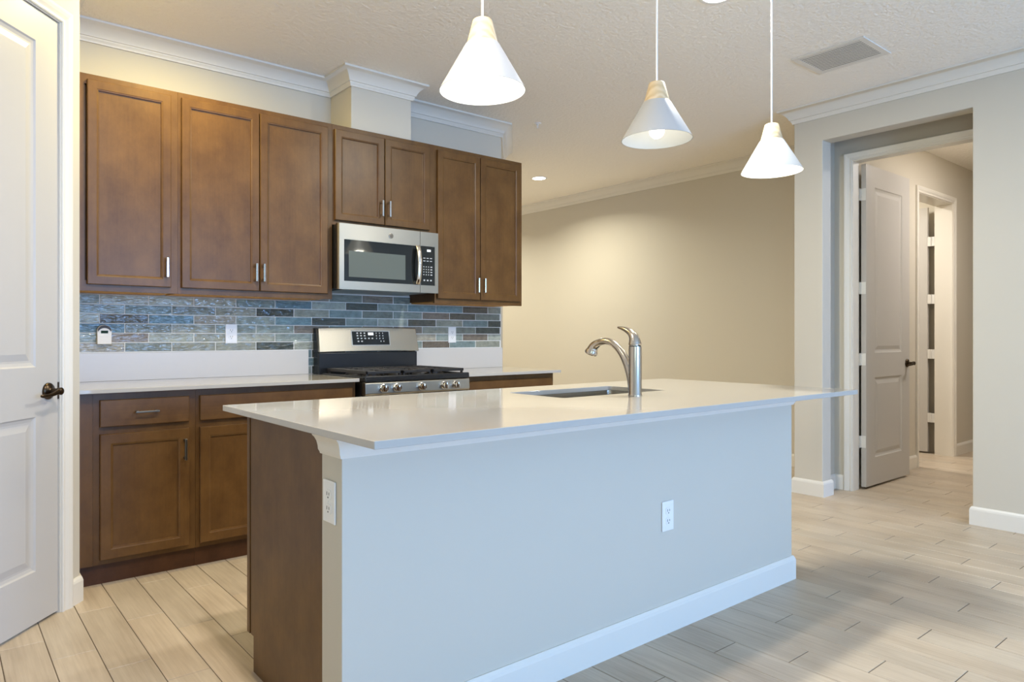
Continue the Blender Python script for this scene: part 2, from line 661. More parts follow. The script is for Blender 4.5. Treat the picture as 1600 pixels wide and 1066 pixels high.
struct('wall_dining_side', MB().box(EX - 0.12, EX, EY + 0.1, 8.1, 0, ZC), M['wall'])

# ------------------------------------------------------------------ crown moulding and baseboards
def crown(z=ZC):
    p = [(0, -0.100), (0.010, -0.100), (0.012, -0.088), (0.018, -0.082), (0.019, -0.074), (0.025, -0.072), (0.027, -0.066)]
    for i in range(1, 9):                # the cove
        t = i / 8
        a_ = t * math.pi / 2
        p.append((0.027 + 0.049 * (0.45 * (1 - math.cos(a_)) + 0.55 * t), -0.066 + 0.050 * (0.45 * math.sin(a_) + 0.55 * t)))
    p += [(0.079, -0.014), (0.086, -0.012), (0.088, -0.008), (0.088, -0.0005), (0, -0.0005)]
    return [(o, z + h) for o, h in p]


BB = [(0, 0), (0.014, 0), (0.014, 0.090), (0.011, 0.100), (0.005, 0.110), (0, 0.110)]

struct('trim_1', MB().sweep([(WC[0], YW), (2.05, YW), (2.05, 3.86), (2.49, 3.86), (2.49, YW), (3.505, YW), (EX, EY)], crown()),
       M['trim'], smooth=True, label='white crown moulding above the brown cabinets, stepping around the duct chase')
struct('trim_2', MB().sweep([(XF, 2.56), (XR, 2.56), (XR, -4.6)][::-1], crown(), -1), M['trim'], smooth=True,
       label='white crown moulding over the square opening')
struct('trim_3', MB().sweep([(EX, 8.1), (XF, 8.1), (XF, 2.56)], crown()), M['trim'], smooth=True,
       label='white crown moulding on the dining wall')
struct('trim_4', MB().sweep([PL[:2], WC[:2], (WC[0], YW)], crown()), M['trim'], smooth=True)
struct('baseboard_right', MB().sweep([(XR, -4.6), (XR, OY0), (RX1, OY0)], BB, -1), M['trim'], label='white baseboard right of the square opening')
struct('baseboard_pier', MB().sweep([(RX1 + 0.0, OY1 + 0.075), (RX1, OY1), (XR, OY1), (XR, 2.56), (XF, 2.56)], BB, -1), M['trim'],
       label='white baseboard around the foot of the narrow wall left of the opening')
struct('baseboard_vestibule', MB().sweep([(HXB, 2.370), (HXB, 2.44), (RX1, 2.44)], BB, -1), M['trim'])
struct('baseboard_dining', MB().sweep([(XF, 8.1), (XF, 2.575)], BB), M['trim'])
struct('baseboard_hall', MB().sweep([(HXB + 0.1, HY_), (BX0 - 0.06, HY_)], BB), M['trim'], label='white baseboard left of the inner doorway')
struct('baseboard_hall_end', MB().sweep([(BX1 + 0.06, HY_), (10.1, HY_)], BB), M['trim'], label='white baseboard right of the inner doorway')
struct('baseboard_pantry', MB().sweep([pp(0.067, 0.005)[:2], WC[:2], (WC[0], WC[1] + 0.1)], BB), M['trim'],
       label='white baseboard stub beside the pantry door')

# ------------------------------------------------------------------ door casings (built in a local frame: x along wall, y out (-), z up)
def casing_mesh(x0, x1, zt, wdt=0.057):
    """U-shaped casing around an opening x0..x1 of height zt; front faces -Y, wall plane y=0"""
    mb = MB()
    prof = [(0.0, 0.0), (0.0, -0.008), (0.004, -0.011), (0.012, -0.011), (0.015, -0.008), (0.020, -0.010),
            (0.030, -0.015), (0.042, -0.018), (0.050, -0.019), (0.055, -0.017), (wdt, -0.012), (wdt, 0.0)]
    lps = []
    for corner in range(4):
        lp = []
        for u, y in prof:
            if corner == 0:
                lp.append((x0 - u, y, 0.0))
            elif corner == 1:
                lp.append((x0 - u, y, zt + u))
            elif corner == 2:
                lp.append((x1 + u, y, zt + u))
            else:
                lp.append((x1 + u, y, 0.0))
        lps.append(lp)
    mb.loops(lps, True, True)
    return mb


def jamb_mesh(x0, x1, zt, depth):
    mb = MB()
    mb.box(x0 - 0.018, x0, 0, depth, 0, zt)
    mb.box(x1, x1 + 0.018, 0, depth, 0, zt)
    mb.box(x0 - 0.018, x1 + 0.018, 0, depth, zt, zt + 0.018)
    return mb


def frame_matrix(origin, xdir):
    x = Vector(xdir).normalized()
    z = Vector((0, 0, 1))
    y = z.cross(x)
    m_ = Matrix((x, y, z)).transposed().to_4x4()
    m_.translation = Vector(origin)
    return m_


def placed(name, mb, mat, mtx, label=None, smooth=False):
    o = mb.build(name, mat, smooth=smooth)
    o.matrix_world = mtx
    o['kind'] = 'structure'
    if label:
        o['label'] = label
    return o


MP = frame_matrix(pp(0, 0.005), PD)                      # pantry wall frame
placed('trim_5', casing_mesh(D0 - 0.004, D1 + 0.004, 2.449), M['trim'], MP, 'white moulded casing around the pantry door')
placed('trim_6', jamb_mesh(D0 - 0.0, D1, 2.445, 0.12), M['trim'], MP)
MH = frame_matrix((HXB, 0, 0), (0, -1, 0))               # hall door frame: x runs along -Y, front faces -X
placed('trim_7', casing_mesh(-JY1 - 0.005, -JY0 + 0.005, JZ + 0.005), M['trim'], MH, 'white casing of the hall door inside the square opening')
placed('trim_8', jamb_mesh(-JY1, -JY0, JZ, 0.098), M['trim'], MH)
MB2 = frame_matrix((0, HY_, 0), (1, 0, 0))
placed('trim_9', casing_mesh(BX0 - 0.005, BX1 + 0.005, BZ + 0.005), M['trim'], MB2, 'white casing of the inner doorway down the hall')
placed('trim_10', jamb_mesh(BX0, BX1, BZ, 0.15), M['trim'], MB2)


# ------------------------------------------------------------------ panel doors
def panel_door(mb, W, H, T, zs, stile):
    """two-panel moulded door, local frame: x 0..W, front face at y=0 towards -Y, back at y=T"""
    (za, zb), (zc, zd) = zs
    x0, x1 = stile, W - stile
    e = 0.0
    for y, rev in ((0.0, False), (T, True)):
        for q in ((0, x0, 0, H), (x1, W, 0, H), (x0, x1, 0, za), (x0, x1, zb, zc), (x0, x1, zd, H)):
            mb.quad([(q[0], y, q[2]), (q[1], y, q[2]), (q[1], y, q[3]), (q[0], y, q[3])])
        for (p, r) in zs:
            st = [(0.0, 0.0), (0.006, 0.005), (0.018, 0.008), (0.026, 0.008), (0.052, 0.0025)]
            lps = []
            for i_, d_ in st:
                yy = y + (d_ if not rev else -d_)
                lps.append([(x0 + i_, yy, p + i_), (x1 - i_, yy, p + i_), (x1 - i_, yy, r - i_), (x0 + i_, yy, r - i_)])
            mb.loops(lps, False, True)
    for q in (((0, 0), (0, H)), ((0, H), (W, H)), ((W, H), (W, 0)), ((W, 0), (0, 0))):
        (a0, b0), (a1, b1) = q
        mb.quad([(a0, 0, b0), (a0, T, b0), (a1, T, b1), (a1, 0, b1)])
    bmesh.ops.remove_doubles(mb.bm, verts=mb.bm.verts, dist=0.0004)
    return mb


def lever_set(parent, x, z, sgn, name='lever_handle'):
    """rose, neck and lever on the front (-Y) side; sgn = direction of the lever along x"""
    mb = MB()
    mb.lathe([(0.010, 0.002), (0.034, 0.0), (0.034, -0.005), (0.029, -0.011), (0.018, -0.014), (0.0115, -0.018), (0.0115, -0.040),
              (0.015, -0.044), (0.015, -0.058), (0.011, -0.062), (0.001, -0.063)], (x, 0, z), (0, 1, 0), 28)
    path, rad = [], []
    for i in range(13):
        t = i / 12
        path.append((x + sgn * (0.004 + 0.106 * t), -0.052 - 0.006 * math.sin(t * math.pi), z - 0.012 * math.sin(t * 1.9) * (1 if t < 1 else 1)))
        rad.append(0.0125 - 0.0045 * math.sin(t * math.pi * 0.8) - 0.002 * t)
    rad[-1] *= 0.6
    mb.tube(path, rad, 14, 0.75, up=(0, 0, 1))
    return mb.build(name, M['bronze'], parent, smooth=True)


def hinge(parent, x, y, z, w1=0.022, w2=0.022):
    mb = MB()
    mb.box(x - w1, x, y - 0.001, y + 0.0015, z - 0.045, z + 0.045)
    mb.box(x, x + w2, y - 0.001, y + 0.0015, z - 0.045, z + 0.045)
    for k in range(5):
        mb.lathe([(0.0062, 0), (0.0062, 0.0165)], (x, y - 0.003, z - 0.045 + 0.018 * k), (0, 0, 1), 12)
    mb.lathe([(0.003, 0), (0.005, 0.002), (0.001, 0.005)], (x, y - 0.003, z + 0.045), (0, 0, 1), 10)
    return mb.build('hinge', M['hinge'], parent, smooth=False)


# pantry door: local frame at its hinge edge, x towards the latch edge
DW = 0.762
d1 = bpy.data.objects.new('door_1', panel_door(MB(), DW, 2.430, 0.035, ((0.205, 0.815), (1.012, 2.315)), 0.130).bm and bpy.data.meshes.new('door_1'))
mbx = panel_door(MB(), DW, 2.430, 0.035, ((0.205, 0.815), (1.012, 2.305)), 0.130)
bmesh.ops.recalc_face_normals(mbx.bm, faces=mbx.bm.faces)
mbx.bm.to_mesh(d1.data)
mbx.bm.free()
d1.data.materials.append(M['door'])
COL.objects.link(d1)
d1.matrix_world = frame_matrix(pp(-DW, 0.0, 0.011), PD)
tag(d1, 'white two-panel pantry door with a dark lever handle', None, None, 'structure')
lever_set(d1, DW - 0.060, 0.912, -1)
MB().box(DW - 0.003, DW + 0.0035, -0.003, 0.010, 0.875, 0.945).build('latch_plate', M['bronze'], d1)

# hall door, standing open into the hall
d2 = bpy.data.objects.new('door_2', bpy.data.meshes.new('door_2'))
mbx = panel_door(MB(), 0.806, 2.416, 0.035, ((0.209, 0.817), (1.003, 2.258)), 0.150)
bmesh.ops.recalc_face_normals(mbx.bm, faces=mbx.bm.faces)
mbx.bm.to_mesh(d2.data)
mbx.bm.free()
d2.data.materials.append(M['door'])
COL.objects.link(d2)
d2.location = (5.490, 2.269, 0.017)
tag(d2, 'white two-panel hall door standing open beyond the square opening', None, None, 'structure')
lever_set(d2, 0.752, 0.910, -1)


def edge_hinge(parent, x, y, z):
    """leaves seen edge-on between jamb and door edge: one on the door's edge, one reaching to the jamb"""
    mb = MB()
    mb.box(x - 0.002, x + 0.0008, y + 0.002, y + 0.035, z - 0.045, z + 0.045)
    mb.box(x - 0.030, x + 0.0, y + 0.034, y + 0.037, z - 0.045, z + 0.045)
    for k in range(5):
        mb.lathe([(0.0062, 0), (0.0062, 0.0165)], (x - 0.004, y + 0.037, z - 0.045 + 0.018 * k), (0, 0, 1), 12)
    return mb.build('hinge', M['hinge'], parent)


for z in (0.338, 0.955, 1.489, 2.190):
    edge_hinge(d2, 0.0, 0.0, z)

# inner room door, hinged on the right jamb of the inner doorway and open into the room
d3 = bpy.data.objects.new('door_3', bpy.data.meshes.new('door_3'))
mbx = panel_door(MB(), 0.80, 2.385, 0.035, ((0.209, 0.817), (1.003, 2.23)), 0.150)
bmesh.ops.recalc_face_normals(mbx.bm, faces=mbx.bm.faces)
mbx.bm.to_mesh(d3.data)
mbx.bm.free()
d3.data.materials.append(M['door'])
COL.objects.link(d3)
d3.matrix_world = frame_matrix((7.655, 3.400, 0.017), (0, -1, 0))
tag(d3, 'white door of the inner room, open, seen through the inner doorway', None, None, 'structure')
for z in (0.335, 0.955, 1.489, 2.05):
    mb = MB()
    mb.box(0.798, 0.803, 0.0, 0.035, z - 0.045, z + 0.045)
    mb.box(0.803, 0.86, -0.002, 0.0015, z - 0.045, z + 0.045)
    for k in range(5):
        mb.lathe([(0.007, 0), (0.007, 0.0165)], (0.828, -0.003, z - 0.045 + 0.018 * k), (0, 0, 1), 12)
    mb.build('hinge', M['hinge'], d3)

# sliding glass door of the unseen side, and a window added for fill daylight
wd = MB()
for x in (0.6, 1.72, 2.84):
    wd.box(x, x + 0.07, -4.69, -4.63, 0.05, 2.37)
    wd.box(x + 1.09, x + 1.16, -4.69, -4.63, 0.05, 2.37)
wd.box(0.6, 4.0, -4.69, -4.63, 0.0, 0.06)
wd.box(0.6, 4.0, -4.69, -4.63, 2.36, 2.42)
wd = wd.build('window_1', M['trim'])
tag(wd, 'white framed sliding glass door', None, None, 'structure')
MB().box(0.62, 3.98, -4.662, -4.658, 0.06, 2.36).build('glass_pane', M['glass'], wd)
wd = MB().box(LX - 0.09, LX - 0.03, -2.9, -2.84, 0.85, 2.15).box(LX - 0.09, LX - 0.03, -1.16, -1.1, 0.85, 2.15) \
    .box(LX - 0.09, LX - 0.03, -2.9, -1.1, 0.85, 0.91).box(LX - 0.09, LX - 0.03, -2.9, -1.1, 2.09, 2.15) \
    .box(LX - 0.09, LX - 0.03, -2.9, -1.1, 1.47, 1.51)
wd = wd.build('added_window', M['trim'])
tag(wd, 'added white framed window, out of view, for fill daylight', None, None, 'structure')
MB().box(LX - 0.062, LX - 0.058, -2.88, -1.12, 0.87, 2.13).build('glass_pane', M['glass'], wd)


# ------------------------------------------------------------------ kitchen cabinets
def bar_pull(parent, x, z, y_face, length=0.102, vertical=True, mat=None):
    """slim bar handle with two posts"""
    mb = MB()
    h = length / 2
    if vertical:
        mb.box(x - 0.006, x + 0.006, y_face - 0.032, y_face - 0.024, z - h, z + h, 0.002)
        for s in (-1, 1):
            zz = z + s * (h - 0.010)
            mb.box(x - 0.005, x + 0.005, y_face - 0.026, y_face, zz - 0.006, zz + 0.006)
    else:
        mb.box(x - h, x + h, y_face - 0.032, y_face - 0.024, z - 0.0045, z + 0.0045, 0.002)
        for s in (-1, 1):
            xx = x + s * (h - 0.010)
            mb.box(xx - 0.006, xx + 0.006, y_face - 0.026, y_face, z - 0.005, z + 0.005)
    return mb.build('bar_handle', mat or M['chrome'], parent)


def shaker(parent, x0, x1, z0, z1, yb, yf, name='door', stile=0.043):
    mb = MB()
    mb.door_panel(x0, x1, z0, z1, yb, yf, [(0.0, yf + 0.003), (0.003, yf), (stile - 0.003, yf), (stile, yf + 0.0015),
                                           (stile + 0.005, yf + 0.003), (stile + 0.0065, yf + 0.009), (stile + 0.009, yf + 0.0095)])
    return mb.build(name, M['wood'], parent)


def drawer_front(parent, x0, x1, z0, z1, yb, yf):
    mb = MB()
    mb.door_panel(x0, x1, z0, z1, yb, yf, [(0.0, yf + 0.003), (0.003, yf)])
    return mb.build('drawer', M['wood_h'], parent)


UZ0, UZ1 = 1.369, 2.430


def upper_cabinet(x0, x1, z0, z1, doors, label, raw=True):
    t = thing('upper_cabinet', ((x0 + x1) / 2, YW, z0), label, 'cabinet', 'brown upper cabinets on the kitchen wall')
    g = 0.0004
    mb = MB().box(x0 + g, x1 - g, YUF + 0.019, YW - 0.001, z0 + 0.012, z1)
    mb.build('carcass', M['wood'], t)
    ff = MB()                                            # face frame
    ff.box(x0 + g, x0 + 0.038, YUF, YUF + 0.019, z0, z1)
    ff.box(x1 - 0.038, x1 - g, YUF, YUF + 0.019, z0, z1)
    ff.box(x0 + 0.038, x1 - 0.038, YUF, YUF + 0.019, z1 - 0.05, z1)
    ff.box(x0 + 0.038, x1 - 0.038, YUF, YUF + 0.019, z0, z0 + 0.05)
    ff.build('face_frame', M['wood'], t)
    if raw:
        b = MB().box(x0 + 0.016, x1 - 0.016, YUF + 0.020, YW - 0.002, z0 + 0.004, z0 + 0.0115)
        tag(b.build('bottom_panel', M['wood_raw'], t), 'unstained tan underside panel')
    for (a, b, za, zb, hx) in doors:
        d = shaker(t, a, b, za, zb, YUF, YUD)
        bar_pull(d, hx, za + 0.101, YUD)
    return t


GX = [0.545, 1.0155, 1.9035, 2.657, 3.442]
upper_cabinet(GX[0], GX[1], UZ0, UZ1, [(0.592, 0.978, 1.400, 2.400, 0.954)],
              'single-door brown upper cabinet, leftmost, beside the pantry wall')
upper_cabinet(GX[1], GX[2], UZ0, UZ1, [(1.031, 1.4475, 1.400, 2.400, 1.423), (1.4525, 1.868, 1.400, 2.400, 1.466)],
              'wide two-door brown upper cabinet left of the microwave')
t3 = upper_cabinet(GX[2], GX[3], 1.823, UZ1, [(1.916, 2.258, 1.850, 2.400, 2.232), (2.264, 2.607, 1.850, 2.400, 2.285)],
                   'short two-door brown upper cabinet above the microwave', raw=False)
upper_cabinet(GX[3], GX[4], UZ0, UZ1, [(2.672, 3.035, 1.400, 2.400, 3.005), (3.041, 3.415, 1.400, 2.400, 3.062)],
              'two-door brown upper cabinet right of the microwave, rightmost')


def base_cabinet(x0, x1, fronts, label, filler=None):
    t = thing('base_cabinet', ((x0 + x1) / 2, YW, 0), label, 'cabinet', 'brown base cabinets along the kitchen wall')
    g = 0.0004
    MB().box(x0 + g, x1 - g, YBF + 0.019, YW - 0.001, 0.094, ZT - TT).build('carcass', M['wood'], t)
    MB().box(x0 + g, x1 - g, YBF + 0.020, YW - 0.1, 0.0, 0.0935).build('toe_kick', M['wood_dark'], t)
    xa = filler if filler else x0
    ff = MB()
    ff.box(xa + g, xa + 0.04, YBF, YBF + 0.019, 0.094, ZT - TT)
    ff.box(x1 - 0.04, x1 - g, YBF, YBF + 0.019, 0.094, ZT - TT)
    for za, zb in ((0.094, 0.135), (0.690, 0.735), (ZT - TT - 0.045, ZT - TT)):
        ff.box(xa + 0.04, x1 - 0.04, YBF, YBF + 0.019, za, zb)
    ff.build('face_frame', M['wood'], t)
    if filler:
        MB().box(x0 + g, filler - 0.0005, YBF - 0.001, YBF + 0.019, 0.094, ZT - TT).build('filler_strip', M['wood'], t)
    for f in fronts:
        if f[0] == 'drawer':
            d = drawer_front(t, f[1], f[2], 0.727, 0.851, YBF, YBD)
            bar_pull(d, (f[1] + f[2]) / 2, 0.790, YBD, 0.105, False, M['emblem'])
        else:
            d = shaker(t, f[1], f[2], 0.117, 0.694, YBF, YBD, stile=0.047)
            bar_pull(d, f[3], 0.593, YBD, 0.106, True, M['emblem'])
    return t


base_cabinet(WC[0] + 0.002, 1.0295, [('drawer', 0.603, 0.996), ('door', 0.603, 0.996, 0.972)],
             'brown base cabinet with one drawer and door beside the pantry wall', 0.576)
base_cabinet(1.0295, 1.9185, [('drawer', 1.047, 1.893), ('door', 1.047, 1.467, 1.440), ('door', 1.473, 1.893, 1.500)],
             'wide brown base cabinet left of the gas range, partly behind the island')
base_cabinet(2.690, 3.507, [('drawer', 2.720, 3.477), ('door', 2.720, 3.095, 3.070), ('door', 3.101, 3.477, 3.126)],
             'brown base cabinet right of the gas range, mostly behind the island')


def worktop(x0, x1, label, sx0, sx1):
    t = thing('worktop', ((x0 + x1) / 2, YW, ZT - TT), label, 'countertop', 'white quartz worktops along the kitchen wall')
    MB().box(x0, x1, 3.512, YW - 0.0015, ZT - TT + 0.0003, ZT, 0.002).build('slab', M['quartz'], t)
    MB().box(sx0, sx1, YW - 0.020, YW - 0.0015, ZT + 0.0002, 1.056, 0.0015).build('upstand', M['quartz_upstand'], t)
    return t


worktop(WC[0] + 0.001, 1.9185, 'white quartz worktop with upstand, left of the range', WC[0] + 0.001, 1.886)
worktop(2.690, 3.536, 'white quartz worktop with upstand, right of the range', 2.690, 3.504)

# ------------------------------------------------------------------ tile backsplash
t = thing('tile_backsplash', (2.0, YW, 1.06), 'blue and grey glazed subway tile backsplash with wavy surface', 'backsplash')
gb = MB()
gb.box(WC[0] + 0.001, 3.4955, YW - 0.0082, YW - 0.0008, 1.0565, 1.3685)
gb.box(1.905, 2.656, YW - 0.0082, YW - 0.0008, 1.3685, 1.425)
gb.box(1.887, 2.689, YW - 0.0082, YW - 0.0008, ZT + 0.001, 1.0565)
gb.build('grout', M['grout'], t)
bm = bmesh.new()
lay = bm.loops.layers.float_color.new('glaze')
PAL = [((164, 168, 162), 5), ((140, 150, 148), 5), ((122, 138, 142), 4), ((150, 152, 144), 4), ((112, 102, 94), 3), ((96, 94, 88), 2),
       ((162, 156, 146), 3), ((98, 124, 138), 2), ((124, 130, 126), 3), ((78, 84, 82), 2), ((132, 122, 114), 3), ((120, 148, 160), 2)]
bag = [c for c, n in PAL for _ in range(n)]
TL, TP, JT = 0.2423, 0.0515, 0.0040
rnd = random.Random(11)
r = 0
z = 1.3665 + TP * 1
rows = []
k = -1
while True:
    zt = 1.3665 - TP * k
    zb = zt - TP + JT
    if zt < ZT + 0.02:
        break
    zb = max(zb, ZT + 0.002)
    off = 3.365 if k % 2 == 0 else 3.245
    n0 = math.floor((WC[0] - off) / TL)
    x = off + n0 * TL
    while x < 3.495:
        a_, b_ = x + JT / 2, x + TL - JT / 2
        xa, xb = WC[0] + 0.002, 3.4935
        if k == -1:
            xa, xb = 1.907, 2.655
        if zt < 1.06:
            xa, xb = 1.889, 2.687
        a_, b_ = max(a_, xa), min(b_, xb)
        col = rnd.choice(bag)
        j = rnd.uniform(0.9, 1.1)
        if b_ - a_ > 0.006:
            c = [q * j for q in srgb(*col)[:3]] + [1]
            c[2] *= 0.90
            y0, y1 = YW - 0.0060, YW - 0.0095 - rnd.uniform(0, 0.0012)
            tx, tz = rnd.uniform(-0.0006, 0.0006), rnd.uniform(-0.0004, 0.0004)
            e = 0.002
            bk = [(a_, y0, zb), (b_, y0, zb), (b_, y0, zt), (a_, y0, zt)]
            md = [(p[0], y1 + e * 0.7, p[2]) for p in bk]
            fr = [(a_ + e, y1 + tx + tz, zb + e), (b_ - e, y1 - tx + tz, zb + e), (b_ - e, y1 - tx - tz, zt - e), (a_ + e, y1 + tx - tz, zt - e)]
            L = [[bm.verts.new(p) for p in lp] for lp in (bk, md, fr)]
            fs = [bm.faces.new(L[2])]
            for i in range(4):
                for q in (0, 1):
                    fs.append(bm.faces.new((L[q][i], L[q][(i + 1) % 4], L[q + 1][(i + 1) % 4], L[q + 1][i])))
            for f in fs:
                for l in f.loops:
                    l[lay] = c
        x += TL
    k += 1
bmesh.ops.recalc_face_normals(bm, faces=bm.faces)
bmesh.ops.translate(bm, verts=bm.verts, vec=-Vector((2.0, YW, 1.06)))
me = bpy.data.meshes.new('tiles')
bm.to_mesh(me)
bm.free()
me.materials.append(M['tile'])
o = bpy.data.objects.new('tiles', me)
COL.objects.link(o)
o.parent = t

# ------------------------------------------------------------------ microwave
t = thing('microwave', (2.26, YW, 1.427), 'stainless over-the-range microwave below the short cabinet', 'microwave')
MX0, MX1, MZ0, MZ1, MY = 1.9045, 2.622, 1.427, 1.8215, 3.735
MB().box(MX0 + 0.004, MX1 - 0.001, MY + 0.030, YW - 0.011, MZ0 + 0.006, MZ1 - 0.001, 0.002).build('body', M['black'], t)
MB().box(MX0 + 0.05, MX1 - 0.05, MY + 0.06, YW - 0.06, MZ0, MZ0 + 0.0055).build('underside_filter', M['steel'], t)
XS = 2.4795                                              # split between door and control side


def frame_panel(mb, x0, x1, z0, z1, hx0, hx1, hz0, hz1, yf, yb):
    """flat panel with a rectangular hole"""
    for q in ((x0, hx0, z0, z1), (hx1, x1, z0, z1), (hx0, hx1, z0, hz0), (hx0, hx1, hz1, z1)):
        if q[1] - q[0] > 1e-5 and q[3] - q[2] > 1e-5:
            mb.box(q[0], q[1], yf, yb, q[2], q[3])
    return mb


d = frame_panel(MB(), MX0, XS - 0.0014, MZ0, MZ1, 1.936, XS - 0.0012, 1.477, 1.727, MY, MY + 0.030)
d.prism([(MX0 - 0.0, MY, MZ0), (MX0, MY + 0.03, MZ0), (MX0 - 0.006, MY + 0.03, MZ0), (MX0 - 0.006, MY + 0.010, MZ0)], (0, 0, MZ1 - MZ0))
d = d.build('door', M['steel'], t)
MB().box(1.9362, XS - 0.0014, MY + 0.002, MY + 0.030, 1.4772, 1.7268).build('door_glass', M['black_glass'], d)
MB().box(1.968, 2.368, MY + 0.0008, MY + 0.004, 1.503, 1.660).build('window', M['mw_window'], d)
hb = MB()
pth, rad = [], []
for i in range(17):
    tt = i / 16
    pth.append((2.455, MY - 0.012 - 0.026 * math.sin(tt * math.pi) ** 0.6, 1.482 + 0.242 * tt))
    rad.append(0.0155)
hb.tube(pth, rad, 14, 0.5, up=(1, 0, 0))
hb.box(2.441, 2.469, MY - 0.014, MY + 0.003, 1.482, 1.500, 0.003)
hb.box(2.441, 2.469, MY - 0.014, MY + 0.003, 1.706, 1.724, 0.003)
hb.build('handle', M['chrome'], d, smooth=True)
lg = MB().lathe([(0.0165, 0.0), (0.0165, -0.0016), (0.0140, -0.0022), (0.0135, -0.0012), (0.001, -0.0012)], (2.261, MY, 1.773), (0, 1, 0), 32)
for i in range(3):                                      # scrolled monogram inside the ring
    a0 = i * 2.1
    lg.tube([(2.261 + 0.008 * math.cos(a0 + q * 0.6) * (1 - q * 0.12), MY - 0.0018, 1.773 + 0.008 * math.sin(a0 + q * 0.6) * (1 - q * 0.12)) for q in range(6)],
            0.0011, 6, 1.0, up=(0, 1, 0))
lg.build('round_emblem', M['emblem'], d, smooth=True)
c = frame_panel(MB(), XS + 0.0014, MX1, MZ0, MZ1, XS + 0.004, 2.595, 1.476, 1.730, MY, MY + 0.030).build('control_side', M['steel'], t)
cp = MB().box(XS + 0.0042, 2.5948, MY + 0.0005, MY + 0.030, 1.4762, 1.7298, 0.0008).build('control_panel', M['black_glass'], t)
MB().box(2.533, 2.562, MY - 0.0006, MY + 0.001, 1.695, 1.709).build('display', M['digits'], cp)
def key(x, z, hw, hh):
    MB().box(x - hw, x + hw, MY - 0.0004, MY + 0.001, z - hh, z + hh).build('key', M['legend'], cp)


for zz in (1.652, 1.634):
    for xx in (2.512, 2.538, 2.564):
        key(xx, zz, 0.008, 0.0025)
for zz in (1.596, 1.579, 1.562, 1.545):
    for i, xx in enumerate((2.508, 2.527, 2.545, 2.567)):
        key(xx, zz, 0.003 if i < 3 else 0.007, 0.0032)
for xx in (2.512, 2.538, 2.564):
    key(xx, 1.5085, 0.006, 0.0045)

# ------------------------------------------------------------------ gas range
RX0, RX1_, RY = 1.934, 2.680, 3.470
t = thing('gas_range', (2.307, 3.8, 0), 'stainless gas range with black cooktop between the two worktops', 'range')
MB().box(RX0 + 0.002, RX1_ - 0.002, RY + 0.045, 4.04, 0.02, 0.885).build('body', M['black'], t)
f = MB()                                                # knob fascia, slightly sloped
f.prism([(RX0, RY + 0.006, 0.806), (RX0, RY, 0.815), (RX0, RY + 0.004, 0.876), (RX0, RY + 0.012, 0.882), (RX0, RY + 0.044, 0.882), (RX0, RY + 0.044, 0.806)],
        (RX1_ - RX0, 0, 0), 0.003)
f.build('knob_fascia', M['steel'], t)
for x in (2.050, 2.140, 2.315, 2.480, 2.569):
    k_ = MB().lathe([(0.0235, 0.0), (0.0235, -0.006), (0.0205, -0.008), (0.0195, -0.026), (0.0175, -0.030), (0.001, -0.030)], (x, RY + 0.002, 0.846), (0, 1, 0.07), 28)
    k_.box(x - 0.0055, x + 0.0055, RY - 0.038, RY - 0.020, 0.826, 0.866, 0.003)
    tag(k_.build('knob', M['chrome'], t, smooth=True))
od = MB().box(RX0 + 0.003, RX1_ - 0.003, RY + 0.004, RY + 0.043, 0.215, 0.800, 0.004).build('oven_door', M['steel'], t)
MB().box(RX0 + 0.12, RX1_ - 0.12, RY + 0.002, RY + 0.01, 0.36, 0.66).build('oven_window', M['black_glass'], od)
hd = MB().tube([(RX0 + 0.05, RY - 0.035, 0.755), (RX1_ - 0.05, RY - 0.035, 0.755)], 0.011, 14, up=(0, 0, 1))
for x in (RX0 + 0.07, RX1_ - 0.07):
    hd.box(x - 0.01, x + 0.01, RY - 0.030, RY + 0.006, 0.745, 0.765)
hd.build('oven_handle', M['steel'], od, smooth=True)
MB().box(RX0 + 0.003, RX1_ - 0.003, RY + 0.008, RY + 0.043, 0.05, 0.208, 0.003).build('storage_drawer', M['steel'], t)
ck = MB()                                               # cooktop: tray with a raised rounded rim
ck.box(RX0, RX1_, RY + 0.004, 4.045, 0.8835, 0.904, 0.004)
ck.box(RX0, RX1_, RY + 0.004, RY + 0.030, 0.895, 0.917, 0.006)
ck.box(RX0, RX0 + 0.018, RY + 0.010, 4.045, 0.895, 0.915, 0.005)
ck.box(RX1_ - 0.018, RX1_, RY + 0.010, 4.045, 0.895, 0.915, 0.005)
ck.build('cooktop', M['black'], t)
for bx, by, br in ((2.08, 3.66, 0.045), (2.08, 3.90, 0.036), (2.307, 3.78, 0.05), (2.535, 3.66, 0.050), (2.535, 3.90, 0.036)):
    MB().lathe([(br + 0.012, 0.0), (br + 0.010, 0.008), (br, 0.009), (br, 0.017), (br - 0.006, 0.020), (0.001, 0.020)], (bx, by, 0.9038), (0, 0, 1), 24) \
        .build('burner', M['cast_iron'], t, smooth=True)
